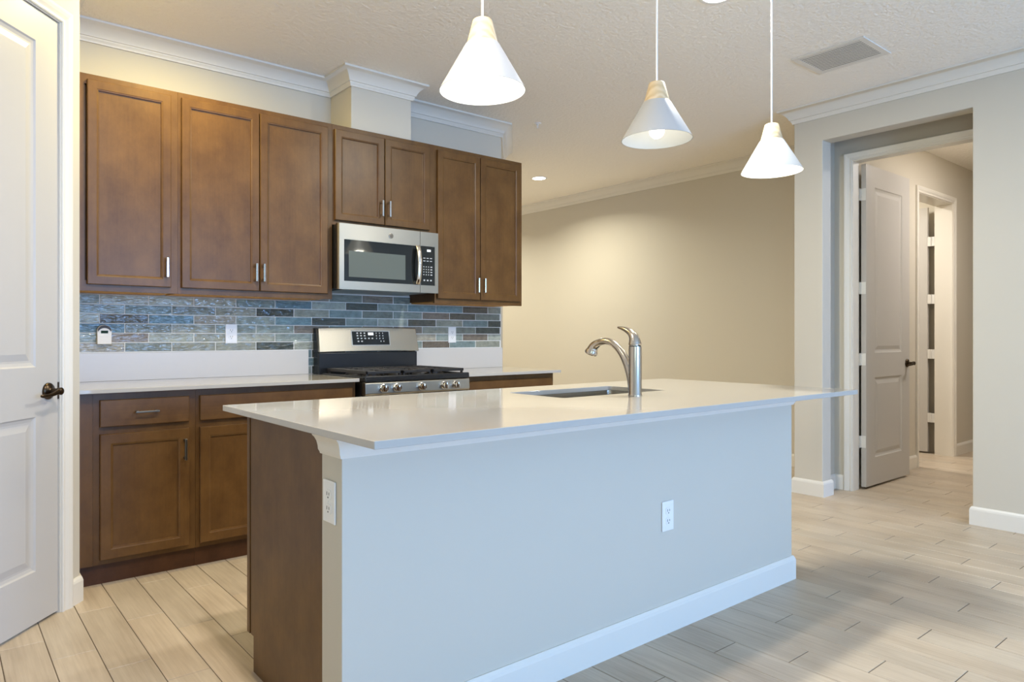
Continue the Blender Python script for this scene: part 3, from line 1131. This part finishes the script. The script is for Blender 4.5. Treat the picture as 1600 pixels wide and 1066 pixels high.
for gx0, gx1 in ((1.957, 2.196), (2.204, 2.410), (2.418, 2.657)):
    g = MB()
    zt0, zt1 = 0.931, 0.944
    b = 0.0055
    ya, yb = RY + 0.034, 4.005
    for x in (gx0 + b, gx1 - b):
        g.box(x - b, x + b, ya, yb, zt0 - 0.004, zt1, 0.002)
    for y in (ya + b, yb - b):
        g.box(gx0, gx1, y - b, y + b, zt0 - 0.004, zt1, 0.002)
    n = 8
    for i in range(1, n):
        y = ya + (yb - ya) * i / n
        m_ = (gx0 + gx1) / 2
        if i == n // 2:
            g.box(gx0, gx1, y - b, y + b, zt0, zt1, 0.002)
        else:
            g.box(gx0, m_ - 0.028, y - 0.0045, y + 0.0045, zt0, zt1, 0.002)
            g.box(m_ + 0.028, gx1, y - 0.0045, y + 0.0045, zt0, zt1, 0.002)
    g.box((gx0 + gx1) / 2 - 0.0045, (gx0 + gx1) / 2 + 0.0045, ya, ya + 0.10, zt0, zt1, 0.002)
    g.box((gx0 + gx1) / 2 - 0.0045, (gx0 + gx1) / 2 + 0.0045, yb - 0.10, yb, zt0, zt1, 0.002)
    for x in (gx0 + 0.010, gx1 - 0.010):
        for y in (ya + 0.010, (ya + yb) / 2, yb - 0.010):
            g.box(x - 0.006, x + 0.006, y - 0.006, y + 0.006, 0.9042, zt0)
    g.build('grate', M['cast_iron'], t)
# backguard: black riser and a tilted stainless console on it
MB().box(RX0 - 0.012, RX1_ - 0.020, 4.046, 4.128, 0.90, 1.040, 0.004).build('riser', M['black'], t)
bg = MB()
Y0, Y1, Z0, Z1 = 4.036, 4.066, 1.043, 1.201
n = 14


def bulge(u):                                            # crown of the console's top and bottom edge
    return 4 * u * (1 - u)


fr, bk = [], []
top, bot = [], []
for i in range(n + 1):
    u = i / n
    xt = 1.928 + (2.661 - 1.928) * u
    xb_ = 1.922 + (2.670 - 1.922) * u
    top.append((xt, Y1, Z1 - 0.002 + 0.006 * bulge(u)))
    bot.append((xb_, Y0, Z0 - 0.0 + 0.003 * bulge(u)))
front = bot + top[::-1]
back = [(p[0], 4.104, p[2]) for p in front]
bg.loops([front, back], True, True)
bgo = bg.build('backguard', M['steel_v'], t, bevel=0.004)
sl = (Y1 - Y0) / (Z1 - Z0)


def by(z):
    return Y0 + sl * (z - Z0)


MB().prism([(RX0 - 0.014, 4.06, 1.04), (RX0 - 0.014, 4.090, 1.197), (RX0 - 0.014, 4.128, 1.197), (RX0 - 0.014, 4.128, 1.04)], (0.012, 0, 0), 0.002) \
    .build('end_cap', M['black'], t)
MB().prism([(2.662, 4.075, 1.04), (2.662, 4.095, 1.19), (2.662, 4.128, 1.19), (2.662, 4.128, 1.04)], (0.006, 0, 0), 0.002).build('end_cap', M['black'], t)


def tilted(mb, x0, x1, z0, z1, lift, depth=0.004):
    mb.loops([[(x0, by(z0) - lift + depth, z0), (x1, by(z0) - lift + depth, z0), (x1, by(z1) - lift + depth, z1), (x0, by(z1) - lift + depth, z1)],
              [(x0, by(z0) - lift, z0), (x1, by(z0) - lift, z0), (x1, by(z1) - lift, z1), (x0, by(z1) - lift, z1)]], True, True)
    return mb


fr_ = MB()
tilted(fr_, 2.152, 2.446, 1.083, 1.183, 0.0012)
fr_.build('console_bezel', M['chrome'], bgo)
cs = tilted(MB(), 2.160, 2.437, 1.089, 1.177, 0.0024).build('console_panel', M['black_glass'], t)
tilted(MB(), 2.278, 2.318, 1.152, 1.170, 0.0032, 0.002).build('display', M['digits'], cs)
for r_, zz in enumerate((1.166, 1.149, 1.131, 1.112)):
    xs = [2.198, 2.224, 2.251] if r_ < 2 else ([2.200, 2.226, 2.254, 2.282, 2.308] if r_ == 2 else [2.202, 2.228])
    for xx in xs:
        tilted(MB(), xx - 0.006, xx + 0.006, zz - 0.004, zz + 0.004, 0.0030, 0.001).build('key', M['legend'], cs)
    for xx in ([2.340, 2.365, 2.390] if r_ < 3 else [2.372, 2.394]):
        tilted(MB(), xx - 0.0025, xx + 0.0025, zz - 0.004, zz + 0.004, 0.0030, 0.001).build('key', M['legend'], cs)

# ------------------------------------------------------------------ island
IX0, IX1, IY0 = 0.851, 3.200, 1.654
t = thing('kitchen_island', (2.02, 2.0, 0), 'long kitchen island with pale painted front and brown end panel', 'island')
MB().box(IX0, IX1, IY0, 1.773, 0, ZT - TT, 0.002).build('half_wall', M['wall'], t)
MB().box(IX0 + 0.0296, IX1 - 0.0296, 1.7738, 2.3255, 0.10, 0.118).build('cabinet_floor', M['wood_dark'], t)
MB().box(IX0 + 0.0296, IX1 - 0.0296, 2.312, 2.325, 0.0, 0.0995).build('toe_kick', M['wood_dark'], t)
for xa, xb, nm in ((IX0 + 0.012, IX0 + 0.0295, 'left'), (IX1 - 0.0295, IX1 - 0.012, 'right')):
    pl = [(xa, 1.7738, 0.0), (xa, 2.325, 0.0), (xa, 2.325, 0.121), (xa, 2.350, 0.121), (xa, 2.350, ZT - TT - 0.0005), (xa, 1.7738, ZT - TT - 0.0005)]
    tag(MB().prism(pl, (xb - xa, 0, 0)).build('end_panel', M['wood'], t), 'brown wood end panel')
ff = MB()
ff.box(IX0 + 0.010, IX0 + 0.045, 2.356, 2.381, 0.121, ZT - TT - 0.0005)
ff.box(IX1 - 0.045, IX1 - 0.010, 2.356, 2.381, 0.121, ZT - TT - 0.0005)
ff.box(IX0 + 0.045, IX1 - 0.045, 2.356, 2.381, 0.82, ZT - TT - 0.0005)
ff.box(IX0 + 0.045, IX1 - 0.045, 2.356, 2.381, 0.121, 0.16)
ff.box(IX0 + 0.03, IX1 - 0.03, 2.326, 2.356, 0.121, ZT - TT - 0.0005)
ff.build('face_frame', M['wood'], t)
MB().sweep([(IX0, 1.773), (IX0, IY0), (IX1, IY0), (IX1, 1.773)], BB, 1).build('baseboard', M['trim'], t)
cp_ = [(0, 0.822), (0.006, 0.822), (0.008, 0.828), (0.012, 0.834), (0.0135, 0.846), (0.017, 0.858), (0.023, 0.868), (0.030, 0.875), (0.032, 0.8845), (0, 0.8845)]
MB().sweep([(IX0, 1.773), (IX0, IY0), (IX1, IY0), (IX1, 1.773)], cp_, 1).build('cap_moulding', M['trim'], t, smooth=True)

# worktop with the sink cut-out
TX0, TX1, TY0, TY1 = 0.796, 3.274, 1.388, 2.441
SX0, SX1, SY0, SY1 = 1.932, 2.580, 1.905, 2.235
t = thing('island_worktop', (2.02, 2.0, ZT - TT), 'long white quartz island worktop with sink cut-out', 'countertop')


def ring_slab(mb, out, inn, z0, z1):
    n = len(out)
    V = {}
    for nm, lp, z in (('ot', out, z1), ('ob', out, z0), ('it', inn, z1), ('ib', inn, z0)):
        V[nm] = [mb.bm.verts.new((p[0], p[1], z)) for p in lp]
    for i in range(n):
        j = (i + 1) % n
        for a, b in (('ot', 'it'), ('ib', 'ob'), ('ob', 'ot'), ('it', 'ib')):
            mb.bm.faces.new((V[a][i], V[a][j], V[b][j], V[b][i]))
    return mb


def round_rect(x0, x1, y0, y1, r, n=6):
    pts = []
    for cx_, cy_, a0 in ((x1 - r, y1 - r, 0), (x0 + r, y1 - r, 90), (x0 + r, y0 + r, 180), (x1 - r, y0 + r, 270)):
        for i in range(n + 1):
            a_ = math.radians(a0 + 90 * i / n)
            pts.append((cx_ + r * math.cos(a_), cy_ + r * math.sin(a_)))
    return pts


inn = round_rect(SX0, SX1, SY0, SY1, 0.02)
outer = round_rect(TX0, TX1, TY0, TY1, 0.003)
ring_slab(MB(), outer, inn, ZT - TT + 0.0003, ZT).build('slab', M['quartz'], t, bevel=0.0015)

t = thing('kitchen_sink', (2.256, 2.07, 0.70), 'undermount stainless sink set into the island worktop', 'sink')
lps = []
for ins, z in ((-0.012, ZT - TT - 0.0008), (-0.004, ZT - TT - 0.001), (-0.003, 0.86), (-0.001, 0.72), (0.012, 0.700), (0.03, 0.694)):
    rr = round_rect(SX0 + ins, SX1 - ins, SY0 + ins, SY1 - ins, 0.025)
    lps.append([(p[0], p[1], z) for p in rr])
o = MB().loops(lps, False, True).build('bowl', M['steel_v'], t, smooth=True)
so = o.modifiers.new('thick', 'SOLIDIFY')
so.thickness = 0.0012
so.offset = 1
MB().lathe([(0.045, 0.0), (0.045, 0.003), (0.036, 0.003), (0.030, -0.0), (0.001, 0.0)], (2.256, 2.10, 0.6955), (0, 0, 1), 28).build('drain', M['chrome'], t, smooth=True)

# faucet
FX, FY = 2.241, 1.807
t = thing('kitchen_faucet', (FX, FY, ZT), 'brushed nickel pull-out faucet with curved lever on the island', 'faucet')
MB().lathe([(0.0275, 0.0), (0.0275, 0.004), (0.0262, 0.006), (0.0262, 0.190), (0.0255, 0.196), (0.0255, 0.199), (0.001, 0.199)], (FX, FY, ZT + 0.0002), (0, 0, 1), 36) \
    .build('body', M['nickel'], t, smooth=True)


def spline(pts, n):
    """Catmull-Rom through the points"""
    P_ = [Vector(p) for p in pts]
    P_ = [P_[0] * 2 - P_[1]] + P_ + [P_[-1] * 2 - P_[-2]]
    out = []
    m_ = len(P_) - 3
    for i in range(n + 1):
        u = i / n * m_
        k = min(int(u), m_ - 1)
        u -= k
        a_, b_, c_, d_ = P_[k:k + 4]
        out.append(0.5 * ((2 * b_) + (c_ - a_) * u + (2 * a_ - 5 * b_ + 4 * c_ - d_) * u * u + (3 * b_ - a_ - 3 * c_ + d_) * u ** 3))
    return out


sp = spline([(FX, 1.812, 0.93), (FX, 1.824, 0.975), (FX, 1.845, 1.030), (FX, 1.876, 1.078), (FX, 1.920, 1.114), (FX, 1.964, 1.1245), (FX, 2.003, 1.117), (FX, 2.028, 1.103), (FX, 2.038, 1.087)], 40)
rd = []
for i in range(41):
    u = i / 40
    rd.append(0.0145 + 0.009 * max(0.0, 1 - u / 0.45) ** 1.3 if u < 0.72 else 0.0145 + 0.0085 * (u - 0.72) / 0.28)
MB().tube(sp, rd, 22, up=(1, 0, 0)).build('spout', M['nickel'], t, smooth=True)
e = Vector(sp[-1])
dv = (Vector(sp[-1]) - Vector(sp[-3])).normalized()
MB().lathe([(0.0229, -0.002), (0.0265, 0.007), (0.0285, 0.014), (0.027, 0.018), (0.021, 0.0185), (0.019, 0.015), (0.001, 0.015)], e, dv, 26).build('spray_head', M['nickel'], t, smooth=True)
q = Vector(sp[33])
tg = (Vector(sp[34]) - Vector(sp[32])).normalized()
nrm = Vector((0, -tg.z, tg.y)) * -1
c0 = q + nrm * 0.0155
MB().tube([c0 - tg * 0.016, c0, c0 + tg * 0.016], [0.004, 0.006, 0.004], 12, up=(1, 0, 0)).build('spray_button', M['black'], t, smooth=True)
MB().lathe([(0.0235, 0.0), (0.0235, 0.003), (0.001, 0.003)], (FX, FY, ZT + 0.1990), (0, 0, 1), 30).build('joint_ring', M['dark_gap'], t)
hp = spline([(FX, 1.807, 1.1068), (FX, 1.8085, 1.124), (FX, 1.814, 1.143), (FX, 1.830, 1.161), (FX, 1.858, 1.174), (FX, 1.896, 1.1825)], 30)
hr = []
for i in range(31):
    u = i / 30
    hr.append(0.0258 if u < 0.04 else max(0.0035, 0.0258 * (1 - u) ** 0.75 + 0.004))
MB().tube(hp, hr, 22, 0.85, up=(1, 0, 0)).build('lever', M['nickel'], t, smooth=True)


# ------------------------------------------------------------------ outlets
def outlet_local():
    """plate in a local frame: x across, front towards -Y, z up, centre at the origin"""
    t_ = thing('wall_outlet', (0, 0, 0), 'white duplex outlet', 'outlet', 'white duplex outlets', local=True)
    MB().box(-0.035, 0.035, -0.006, -0.0002, -0.0575, 0.0575, 0.0025).build('cover_plate', M['white_plastic'], t_)
    for s in (-1, 1):
        rc = MB()
        rr = round_rect(-0.0165, 0.0165, -0.014, 0.014, 0.009, 4)
        rc.loops([[(p[0], -0.006, p[1] + s * 0.0195) for p in rr], [(p[0], -0.0078, p[1] + s * 0.0195) for p in rr]], True, True)
        rc = rc.build('receptacle', M['white_plastic'], t_)
        sl_ = MB()
        z0 = s * 0.0195
        sl_.box(-0.0075, -0.0050, -0.0082, -0.0076, z0 - 0.002, z0 + 0.0075)
        sl_.box(0.0050, 0.0075, -0.0082, -0.0076, z0 - 0.001, z0 + 0.0065)
        sl_.box(-0.0025, 0.0025, -0.0082, -0.0076, z0 - 0.0095, z0 - 0.0055)
        sl_.build('slots', M['slot'], rc)
    MB().lathe([(0.003, 0.0), (0.003, -0.0012), (0.001, -0.0012)], (0, -0.006, 0), (0, 1, 0), 12).build('screw', M['white_plastic'], t_)
    return t_


o1 = outlet_local()
o1.location = (1.397, YW - 0.0105, 1.160)
o1['label'] = 'white outlet on the tile backsplash left of the range'
o2 = copy_tree(o1)
o2.location = (3.022, YW - 0.0105, 1.155)
o2['label'] = 'white outlet on the tile backsplash right of the range'
o3 = copy_tree(o1)
o3.location = (2.243, IY0 - 0.0002, 0.450)
o3['label'] = 'white outlet low on the pale front of the island'
o4 = copy_tree(o1)
o4.location = (IX0 - 0.0002, 1.720, 0.697)
o4.rotation_euler = (0, 0, -math.pi / 2)
o4['label'] = 'white outlet on the narrow end of the island, under the worktop corner'

# plug-in device with a small display
t = thing('plug_in_detector', (0.718, YW - 0.0105, 1.103), 'small ivory plug-in device with arched black top and tiny display on the tiles', 'detector')
arch = [(0.684, 1.103), (0.752, 1.103)] + [(0.718 + 0.034 * math.cos(a_), 1.172 + 0.034 * math.sin(a_)) for a_ in [math.pi * i / 16 for i in range(17)]]
MB().prism([(x, YW - 0.0108, z) for x, z in arch], (0, -0.030, 0), 0.003).build('housing', M['device'], t)
band = [(0.718 + 0.033 * math.cos(a_), 1.171 + 0.033 * math.sin(a_)) for a_ in [math.radians(15 + 150 * i / 16) for i in range(17)]]
band += [(0.718 + 0.031 * math.cos(a_), 1.162 + 0.027 * math.sin(a_)) for a_ in [math.radians(165 - 150 * i / 16) for i in range(17)]]
MB().prism([(x, YW - 0.0405, z) for x, z in band], (0, -0.003, 0)).build('grille_band', M['slot'], t)
MB().box(0.701, 0.735, YW - 0.0425, YW - 0.040, 1.161, 1.175).build('display', M['lcd'], t)


# ------------------------------------------------------------------ pendant lamps
PS, PY, PZ = 0.9053, 1.72, 1.926        # size factor, line over the island, rim height


def pendant(x, label, bulb):
    y, k = PY, PS
    t_ = thing('pendant_lamp', (x, y, PZ), label, 'lamp', 'cone pendant lamps over the island')
    sc2 = lambda pr: [(r_ * k, h * k) for r_, h in pr]
    MB().lathe([(0.045, 0), (0.045, -0.012), (0.038, -0.018), (0.001, -0.018)], (x, y, ZC - 0.0005), (0, 0, 1), 28).build('ceiling_canopy', M['white_plastic'], t_, smooth=True)
    MB().tube([(x, y, ZC - 0.017), (x, y, PZ + 0.242 * k)], 0.0038, 10).build('cord', M['white_plastic'], t_)
    MB().lathe(sc2([(0.006, 0.086), (0.031, 0.086), (0.034, 0.083), (0.0555, 0.001), (0.050, 0.0)]), (x, y, PZ + 0.164 * k), (0, 0, 1), 40).build('wood_cone', M['pine'], t_, smooth=True)
    MB().lathe(sc2([(0.050, 0.1645), (0.0575, 0.1645), (0.0615, 0.1600), (0.1525, 0.0), (0.1495, 0.0), (0.0585, 0.1575), (0.050, 0.160), (0.012, 0.160)]),
               (x, y, PZ), (0, 0, 1), 56, False, False).build('shade', M['shade'], t_, smooth=True)
    MB().lathe(sc2([(0.017, 0.16), (0.017, 0.09), (0.013, 0.085)]), (x, y, PZ), (0, 0, 1), 20).build('socket', M['white_plastic'], t_, smooth=True)
    pr_ = []
    for i in range(13):
        a_ = math.pi * i / 12 * 0.86
        pr_.append((0.030 * math.sin(a_) + (0.0 if i else 0.0005), -0.030 * math.cos(a_)))
    pr_.append((0.013, 0.045))
    MB().lathe(pr_, (x, y, PZ + 0.035), (0, 0, 1), 24).build('bulb', bulb, t_, smooth=True)
    return t_


PXS = (1.379, 2.267, 3.140)
pendant(PXS[0], 'white cone pendant with pine top, leftmost and nearest of three', M['bulb'])
pendant(PXS[1], 'white cone pendant with pine top, the middle one, round bulb visible', M['bulb_dim'])
pendant(PXS[2], 'white cone pendant with pine top, the rightmost, over the far island end', M['bulb'])
for x, e_ in zip(PXS, (1.0, 0.16, 1.0)):
    l = bpy.data.lights.new('pendant_bulb_light', 'POINT')
    l.energy = e_ * LIGHT['pendant'][0]
    l.color = LIGHT['pendant'][1]
    l.shadow_soft_size = 0.03
    lo = bpy.data.objects.new('pendant_bulb_light', l)
    lo.location = (x, PY, PZ + 0.003)
    COL.objects.link(lo)


# ------------------------------------------------------------------ recessed downlights
def downlight(x, y, label, key):
    t_ = thing('recessed_light', (x, y, ZC), label, 'ceiling light', 'recessed ceiling lights')
    MB().lathe([(0.066, -0.0004), (0.088, -0.0004), (0.088, -0.003), (0.080, -0.006), (0.068, -0.004), (0.066, -0.0004)], (x, y, ZC), (0, 0, 1), 36, False, False) \
        .build('trim_ring', M['white_plastic'], t_, smooth=True)
    MB().lathe([(0.067, -0.002), (0.066, -0.0035), (0.001, -0.0045)], (x, y, ZC), (0, 0, 1), 36).build('lens', M['lens'], t_, smooth=True)
    area_light('downlight', (x, y, ZC - 0.008), (0, 0, 0), 0.13, *LIGHT[key], spread={'can_dining': 2.6}.get(key, math.pi))
    return t_


downlight(3.0, 1.92, 'lit recessed ceiling light between the middle and right pendant cords', 'can_mid')
downlight(5.0, 5.29, 'lit recessed ceiling light in the dining area beyond the cabinets', 'can_dining')
downlight(4.9, 7.2, 'added recessed ceiling light, out of view, deep in the dining area', 'can_dining')  # added unseen to brighten the dining wall
downlight(0.99, 3.385, 'lit recessed ceiling light above the leftmost cabinets', 'can_left')
downlight(0.72, 1.5, 'added recessed ceiling light, out of view, as fill nearest the camera', 'fill_near')  # unseen fill light added to lift the kitchen

# ------------------------------------------------------------------ ceiling vent and sprinkler
t = thing('ceiling_vent', (4.215, 1.887, ZC), 'square louvred white air vent in the ceiling near the opening', 'vent')
VX0, VX1, VY0, VY1 = 4.036, 4.402, 1.682, 2.092
MB().box(VX0 + 0.02, VX1 - 0.02, VY0 + 0.02, VY1 - 0.02, ZC - 0.0018, ZC - 0.0006).build('duct_opening', M['vent_dark'], t)
fr = MB()
b = 0.034
for q in ((VX0, VX1, VY0, VY0 + b), (VX0, VX1, VY1 - b, VY1), (VX0, VX0 + b, VY0 + b, VY1 - b), (VX1 - b, VX1, VY0 + b, VY1 - b)):
    fr.box(q[0], q[1], q[2], q[3], ZC - 0.007, ZC - 0.0005, 0.0015)
fr.build('frame', M['grille'], t)
ns = 13
for i in range(ns):
    x = VX0 + b + (VX1 - VX0 - 2 * b) * (i + 0.5) / ns
    MB().prism([(x - 0.0060, VY0 + b, ZC - 0.0062), (x + 0.0060, VY0 + b, ZC - 0.0070), (x + 0.0060, VY0 + b, ZC - 0.0060), (x - 0.0060, VY0 + b, ZC - 0.0052)],
               (0, VY1 - VY0 - 2 * b, 0)).build('louvre', M['grille'], t)

t = thing('sprinkler_head', (3.70, 3.93, ZC), 'small white fire sprinkler head on the ceiling beside the cabinets', 'sprinkler')
MB().lathe([(0.028, -0.0005), (0.028, -0.003), (0.022, -0.007), (0.012, -0.009), (0.001, -0.009)], (3.70, 3.93, ZC), (0, 0, 1), 24).build('escutcheon', M['white_plastic'], t, smooth=True)
sh = MB().lathe([(0.008, -0.009), (0.008, -0.020), (0.001, -0.020)], (3.70, 3.93, ZC), (0, 0, 1), 14)
for a_ in (0.5, 0.5 + math.pi):
    dx, dy = math.cos(a_), math.sin(a_)
    sh.tube([(3.70 + dx * 0.008, 3.93 + dy * 0.008, ZC - 0.018), (3.70 + dx * 0.013, 3.93 + dy * 0.013, ZC - 0.028), (3.70 + dx * 0.002, 3.93 + dy * 0.002, ZC - 0.040)], 0.0022, 8, up=(0.3, 0.8, 0.1))
sh.lathe([(0.014, -0.040), (0.015, -0.042), (0.001, -0.0425)], (3.70, 3.93, ZC), (0, 0, 1), 18)
sh.build('deflector_frame', M['white_plastic'], t, smooth=True)

# ------------------------------------------------------------------ garden outside the glass
gd = MB().box(-3, 8, -14, -4.75, -0.3, -0.06).build('lawn', M['lawn'])
tag(gd, 'green lawn outside the sliding glass door', 'lawn', None, 'stuff')

# helper property off
for o in bpy.data.objects:
    if '_base' in o:
        del o['_base']
